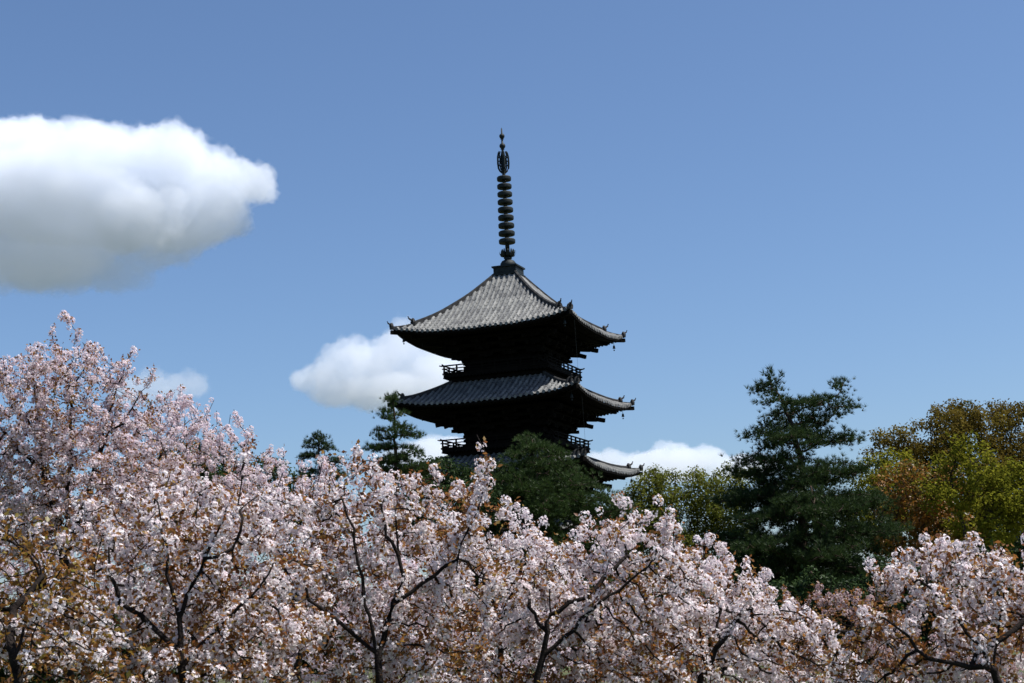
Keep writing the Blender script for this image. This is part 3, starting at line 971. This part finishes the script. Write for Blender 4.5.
    cherry('tall pink cherry rising highest at the far left, its long shoots against the sky', d,
           lb(d, (75, 358, 18), (40, 378, 24, .5), (10, 385, 22), (110, 388, 18, .3), (70, 400, 55, -.4), (20, 430, 60, .3), (120, 430, 45, .3), (70, 480, 80, 0), (140, 385, 12), (0, 500, 70, .6), (140, 500, 60, -.3)),
           [lm(d, (70, 640), (65, 560)), lm(d, (65, 560), (45, 470), (38, 400)), lm(d, (65, 560), (95, 470), (120, 400)), lm(d, (65, 560), (70, 450), (72, 370), (76, 330)), lm(d, (95, 470), (110, 410), (128, 360)), lm(d, (120, 430), (135, 400), (152, 378)), lm(d, (45, 470), (35, 400), (28, 348)), lm(d, (40, 440), (12, 400), (2, 358)), lm(d, (72, 390), (62, 365), (54, 338)), lm(d, (72, 390), (88, 360), (98, 350)), lm(d, (45, 470), (10, 440), (-20, 400))],
           gpt(70, d), 101, 'petal_pink', .7, n_att=5200, cl=1.35, flower=.0165, step=.115, kill=.155, shoots=36, rmax=.085)
    d = 27
    cherry('pink cherry behind, sloping down to the right of the tallest one', d,
           lb(d, (170, 430, 34), (200, 440, 34, .4), (235, 445, 30, 0), (150, 450, 40, .3), (260, 470, 28, 0), (200, 490, 70, 0), (255, 500, 50, .4), (150, 520, 60, -.3)),
           [lm(d, (195, 640), (195, 580)), lm(d, (195, 580), (165, 480)), lm(d, (195, 580), (235, 490))],
           gpt(195, d), 102, 'petal_pink', .25, n_att=3600, cl=1.3, flower=.017, step=.12, kill=.165, shoots=50, rmax=.10)
    d = 21
    cherry('pale pink cherry in the second row, left of the open centre tree', d,
           lb(d, (290, 505, 34), (260, 520, 40, .4), (330, 500, 32, 0), (300, 550, 70, 0), (350, 530, 40, .4)),
           [lm(d, (300, 660), (300, 610)), lm(d, (300, 610), (275, 540)), lm(d, (300, 610), (330, 530))],
           gpt(300, d), 103, 'petal_pink', .35, n_att=1300, cl=1.2, step=.12, kill=.17, shoots=30)
    d = 19
    cherry('white cherry in the second row, right behind the open centre tree', d,
           lb(d, (475, 535, 34), (520, 540, 34, .3), (450, 540, 40, 0), (500, 585, 70, 0), (560, 572, 38, .3)),
           [lm(d, (500, 670), (500, 620)), lm(d, (500, 620), (470, 550)), lm(d, (500, 620), (530, 550))],
           gpt(500, d), 104, 'petal_white', .35, n_att=1300, cl=1.2, step=.11, kill=.165, shoots=24)
    # rear rows of the orchard
    for k, (px, top, d, pet, lab) in enumerate((
            (360, 520, 30, 'petal_pink', 'rear-row pale cherry glimpsed between the forks of the open centre tree'),
            (560, 560, 29, 'petal_pink', 'rear-row pink cherry under the dense pine before the pagoda'),
            (690, 590, 28, 'petal_white', 'rear-row white cherry below the yellow-green trees'),
            (940, 610, 29, 'petal_faded', 'rear-row fading cherry behind the rusty-leaved white tree at the right edge'),
            (110, 470, 33, 'petal_pink', 'rear-row pink cherry between the two pink trees at the left'),
            (440, 540, 34, 'petal_white', 'rear-row white cherry below the dark evergreen at the pagoda foot'),
            (240, 505, 31, 'petal_white', 'rear-row pale cherry behind the right limb of the upright-trunked front tree'),
            (20, 470, 32, 'petal_pink', 'rear-row pink cherry behind the foot of the tallest pink cherry at the far left'),
            (1010, 600, 33, 'petal_pink', 'rear-row pink cherry under the yellow-green tree at the right edge'))):
        cherry(lab, d, lb(d, (px - 40, top + 45, 40), (px + 10, top + 36, 34, .4), (px + 55, top + 48, 44), (px - 70, top + 90, 50, .3), (px + 80, top + 95, 50, -.3), (px, top + 100, 60), (px - 60, top + 150, 50), (px + 60, top + 155, 50)),
               [lm(d, (px, 690), (px + 4, top + 130)), lm(d, (px + 4, top + 130), (px - 40, top + 60)), lm(d, (px + 4, top + 130), (px + 50, top + 60))],
               gpt(px, d), 200 + k, pet, .4, n_att=1800, cl=.9, step=.15, kill=.21, shoots=10, tip=.004, flower=.024, ball=.08)
    # front row
    d = 13.5
    cherry('white cherry with an upright dark trunk seen through its blossom, front left', d,
           lb(d, (195, 510, 44), (150, 525, 44, .2), (235, 515, 44, -.2), (270, 540, 50, .2), (110, 560, 60, .3), (190, 590, 100, 0), (270, 620, 70, .2), (110, 640, 80, .2), (190, 670, 110, -.2)),
           [lm(d - .75, (184, 683), (178, 620)), lm(d - .75, (178, 620), (165, 560), (158, 505)), lm(d - .75, (178, 620), (205, 560), (225, 510)), lm(d - .75, (184, 660), (240, 610), (275, 560)), lm(d - .75, (182, 655), (120, 600), (105, 560))],
           gpt(186, d), 105, 'petal_white', 0.75, n_att=3510, cl=1.15, shoots=30, side=30, rmax=.038, density=-.1, leaf_low=2.0, leaf_mat='young_leaf')
    d = 15
    cherry('pinkish white cherry with an open forked trunk and rusty leaf tips at the centre', d,
           lb(d, (360, 490, 36), (400, 500, 36, .2), (330, 520, 40, 0), (445, 520, 38, .2), (480, 512, 26, 0), (390, 560, 80, 0), (320, 590, 60, .3), (460, 580, 60, -.3), (400, 640, 90, 0)),
           [lm(d - .75, (380, 700), (378, 655)), lm(d - .75, (378, 655), (365, 590), (350, 530), (345, 500)), lm(d - .75, (378, 655), (400, 580), (395, 510)), lm(d - .75, (400, 600), (455, 560), (478, 510), (488, 462)), lm(d - .75, (378, 655), (310, 600), (300, 560))],
           gpt(380, d), 106, 'petal_white', 0.90, n_att=3375, cl=1.1, shoots=40, side=30, rmax=.038, density=-.1, leaf_low=1.75)
    d = 16
    cherry('white cherry right of centre with one long branch slanting up to the right', d,
           lb(d, (625, 536, 30), (600, 560, 36, .2), (650, 550, 36, 0), (560, 575, 40, .2), (620, 590, 70, 0), (680, 590, 44, .2), (560, 690, 60), (500, 680, 60), (640, 690, 60), (560, 610, 60, -.2), (530, 600, 50, 0), (620, 650, 90, 0)),
           [lm(d - .75, (530, 700), (545, 655)), lm(d - .75, (545, 655), (590, 610), (640, 575), (660, 545)), lm(d - .75, (545, 655), (550, 600), (545, 560)), lm(d - .75, (590, 610), (605, 570), (620, 530))],
           gpt(528, d), 107, 'petal_white', 0.60, n_att=3375, cl=1.3, shoots=24, side=30, rmax=.038, density=.1, leaf_low=1.6)
    d = 17
    cherry('thickly flowering white cherry with rounded top left of the bronze-twigged tree', d,
           lb(d, (705, 575, 34), (735, 590, 34, .2), (685, 600, 40, 0), (765, 610, 34, .2), (730, 640, 70, 0), (800, 640, 44, .2), (760, 690, 60), (830, 690, 50), (670, 650, 60, -.2)),
           [lm(d - .75, (690, 710), (705, 670)), lm(d - .75, (705, 670), (735, 620), (755, 590)), lm(d - .75, (705, 670), (700, 610))],
           gpt(690, d), 108, 'petal_white', 0.52, n_att=2700, cl=1.4, shoots=16, side=30, rmax=.038, density=.2)
    d = 14
    cherry('white cherry with many rusty leaves at the right edge', d,
           lb(d, (915, 580, 34), (960, 585, 40, .2), (1010, 590, 44, 0), (890, 600, 30, .2), (960, 630, 70, 0), (1030, 630, 70, .2), (890, 650, 50, -.2), (960, 680, 80, 0), (870, 700, 50), (1000, 710, 60)),
           [lm(d - .75, (1010, 720), (995, 670)), lm(d - .75, (995, 670), (960, 620), (920, 580)), lm(d - .75, (995, 670), (1000, 620), (1005, 570)), lm(d - .75, (995, 670), (930, 660), (885, 620))],
           gpt(1012, d), 109, 'petal_white', 1.20, n_att=3105, cl=1.15, shoots=26, side=30, rmax=.038, density=-.2)
    d = 24
    cherry('fading cherry with fine reddish twigs in the dip before the big dark pine', d,
           lb(d, (830, 625, 36), (800, 630, 36, .3), (865, 620, 36, .3), (840, 660, 60, 0), (780, 650, 50, .3), (880, 610, 24, 0)),
           [lm(d - .75, (840, 700), (840, 660)), lm(d - .75, (840, 660), (815, 620)), lm(d - .75, (840, 660), (865, 615))],
           gpt(840, d), 110, 'petal_faded', 1.1, n_att=2160, cl=.7, step=.12, kill=.17, shoots=60, side=30, rmax=.038, density=-.6, tip=.004)
    d = 11.5
    cherry('leafy cherry turning golden bronze in the lower left corner', d,
           lb(d, (20, 560, 50), (70, 590, 44, .2), (-30, 580, 60, 0), (40, 640, 80, 0), (100, 660, 50, .2), (-20, 680, 80, .2)),
           [lm(d - .75, (10, 720), (15, 680)), lm(d - .75, (15, 680), (40, 620), (60, 570)), lm(d - .75, (15, 680), (0, 600))],
           gpt(8, d), 111, 'petal_white', 1.95, n_att=2025, cl=.9, shoots=14, flower=.0145, ball=.045, side=30, rmax=.038, density=-.7, leaf_low=3.0, leaf_mat='olive_leaf')


plants()

# ------------------------------------------------------------------ clouds: real bodies of scattering vapour far beyond the pagoda
def cloud_material(name, density):
    m, n, l, out = mat_base(name)
    v = n.new('ShaderNodeVolumeScatter')
    v.inputs['Density'].default_value = density
    v.inputs['Color'].default_value = (.938, .958, .990, 1)
    v.inputs['Anisotropy'].default_value = 0.0
    ab = n.new('ShaderNodeVolumeAbsorption')
    ab.inputs['Density'].default_value = density
    ab.inputs['Color'].default_value = (.938, .958, .990, 1)
    ad = n.new('ShaderNodeAddShader')
    l.new(v.outputs['Volume'], ad.inputs[0]); l.new(ab.outputs['Volume'], ad.inputs[1])
    l.new(ad.outputs['Shader'], out.inputs['Volume'])
    return m


def cloud_body(name, dist, lobes, origin, mat, grow_by, voxel, octaves, parent=None):
    b = MB()
    k = dist / F_PX
    for (px, py, rx, rz, dd) in lobes:
        c = at(px, py, dist + dd * k) - origin
        prof = [(math.cos(t) * (rx + grow_by) * k, math.sin(t) * (rz + grow_by) * k) for t in np.linspace(-pi / 2 + .02, pi / 2 - .02, 14)]
        b.lathe(prof, 18, tuple(c))
    o = b.build(name, mat, parent, True)
    r = o.modifiers.new('merge', 'REMESH'); r.mode = 'VOXEL'; r.voxel_size = voxel
    for sc, st, basis in octaves:
        t = bpy.data.textures.new('puffs', 'CLOUDS'); t.noise_scale = sc * k; t.noise_depth = 3; t.noise_basis = basis
        dm = o.modifiers.new('puffs', 'DISPLACE'); dm.texture = t; dm.mid_level = .5; dm.texture_coords = 'LOCAL'
        dm.strength = st * k * (-1 if basis == 'VORONOI_F1' else 1)
    r2 = o.modifiers.new('merge', 'REMESH'); r2.mode = 'VOXEL'; r2.voxel_size = voxel
    return o


def cloud(label, dist, lobes, density, veil, puff=15, voxel=2.2, skirt=()):
    origin = at(lobes[0][0], lobes[0][1], dist)
    root = empty('cloud', tuple(origin))
    tag(root, label, 'cloud', 'white clouds in the sky')
    V, P = 'VORONOI_F1', 'ORIGINAL_PERLIN'
    cloud_body('cloud_core', dist, lobes, origin, cloud_material('cloud_vapour', density), 0, voxel,
               [(puff * 2.4, puff * 1.7, V), (puff, puff * .9, V), (puff * .5, puff * 1.1, V), (puff * .25, puff * .6, V), (puff * .16, puff * .6, P)], root)
    for g, f in ((.05, 1.0), (.16, .40)):
        cloud_body('cloud_veil', dist, list(lobes) + list(skirt), origin, cloud_material('thin_vapour', veil * f), puff * g, voxel,
                   [(puff * 2.4, puff * 1.8, V), (puff * .9, puff * (.9 + g), V), (puff * .35, puff * (.6 + g * 2), P), (puff * .16, puff * (.4 + g), P)], root)
    return root


cloud('large bright cumulus cloud with a grey base at the left edge', 2600,
      [(60, 195, 100, 50, 0), (0, 170, 70, 50, 20), (30, 150, 40, 34, -20), (90, 160, 60, 38, -20), (165, 165, 52, 42, 0), (205, 190, 44, 44, 10), (238, 180, 30, 22, 0), (248, 183, 28, 21, 0), (216, 214, 36, 32, 0),
       (130, 215, 76, 36, 0), (-60, 190, 90, 60, 0), (180, 230, 44, 20, 0)], .0125, .0055,
      skirt=[(20, 245, 100, 44, 30), (-60, 230, 90, 64, 0), (60, 262, 66, 30, 0), (150, 240, 60, 26, 0), (110, 275, 40, 16, 0)])
cloud('mid-sized cumulus cloud behind the left eaves of the pagoda', 2800,
      [(372, 365, 40, 24, 0), (335, 378, 34, 20, 0), (350, 355, 28, 18, 0), (400, 350, 32, 24, 0), (440, 375, 50, 24, 10), (308, 383, 18, 13, 0), (405, 332, 16, 14, 0), (395, 392, 62, 18, 0), (345, 392, 40, 16, 0), (430, 345, 22, 20, 0)], .0085, .0035, 11)
cloud('small faint cloud just above the sloping pink blossom', 3000,
      [(165, 388, 28, 15, 0), (192, 385, 18, 14, 0), (136, 393, 28, 15, 0), (152, 379, 16, 12, 0)], .0032, .0022, 13)
cloud('low cloud over the yellow-green trees right of the pagoda', 3200,
      [(670, 465, 50, 18, 0), (640, 466, 36, 12, 0), (700, 460, 32, 14, 0), (740, 468, 40, 13, 0), (672, 452, 22, 11, 0), (606, 461, 28, 10, 0)], .009, .004, 8)
cloud('low cloud bank seen between the balcony and the slender pine', 3400,
      [(440, 455, 46, 20, 0), (410, 463, 36, 16, 0), (480, 460, 50, 20, 0)], .007, .003, 8)
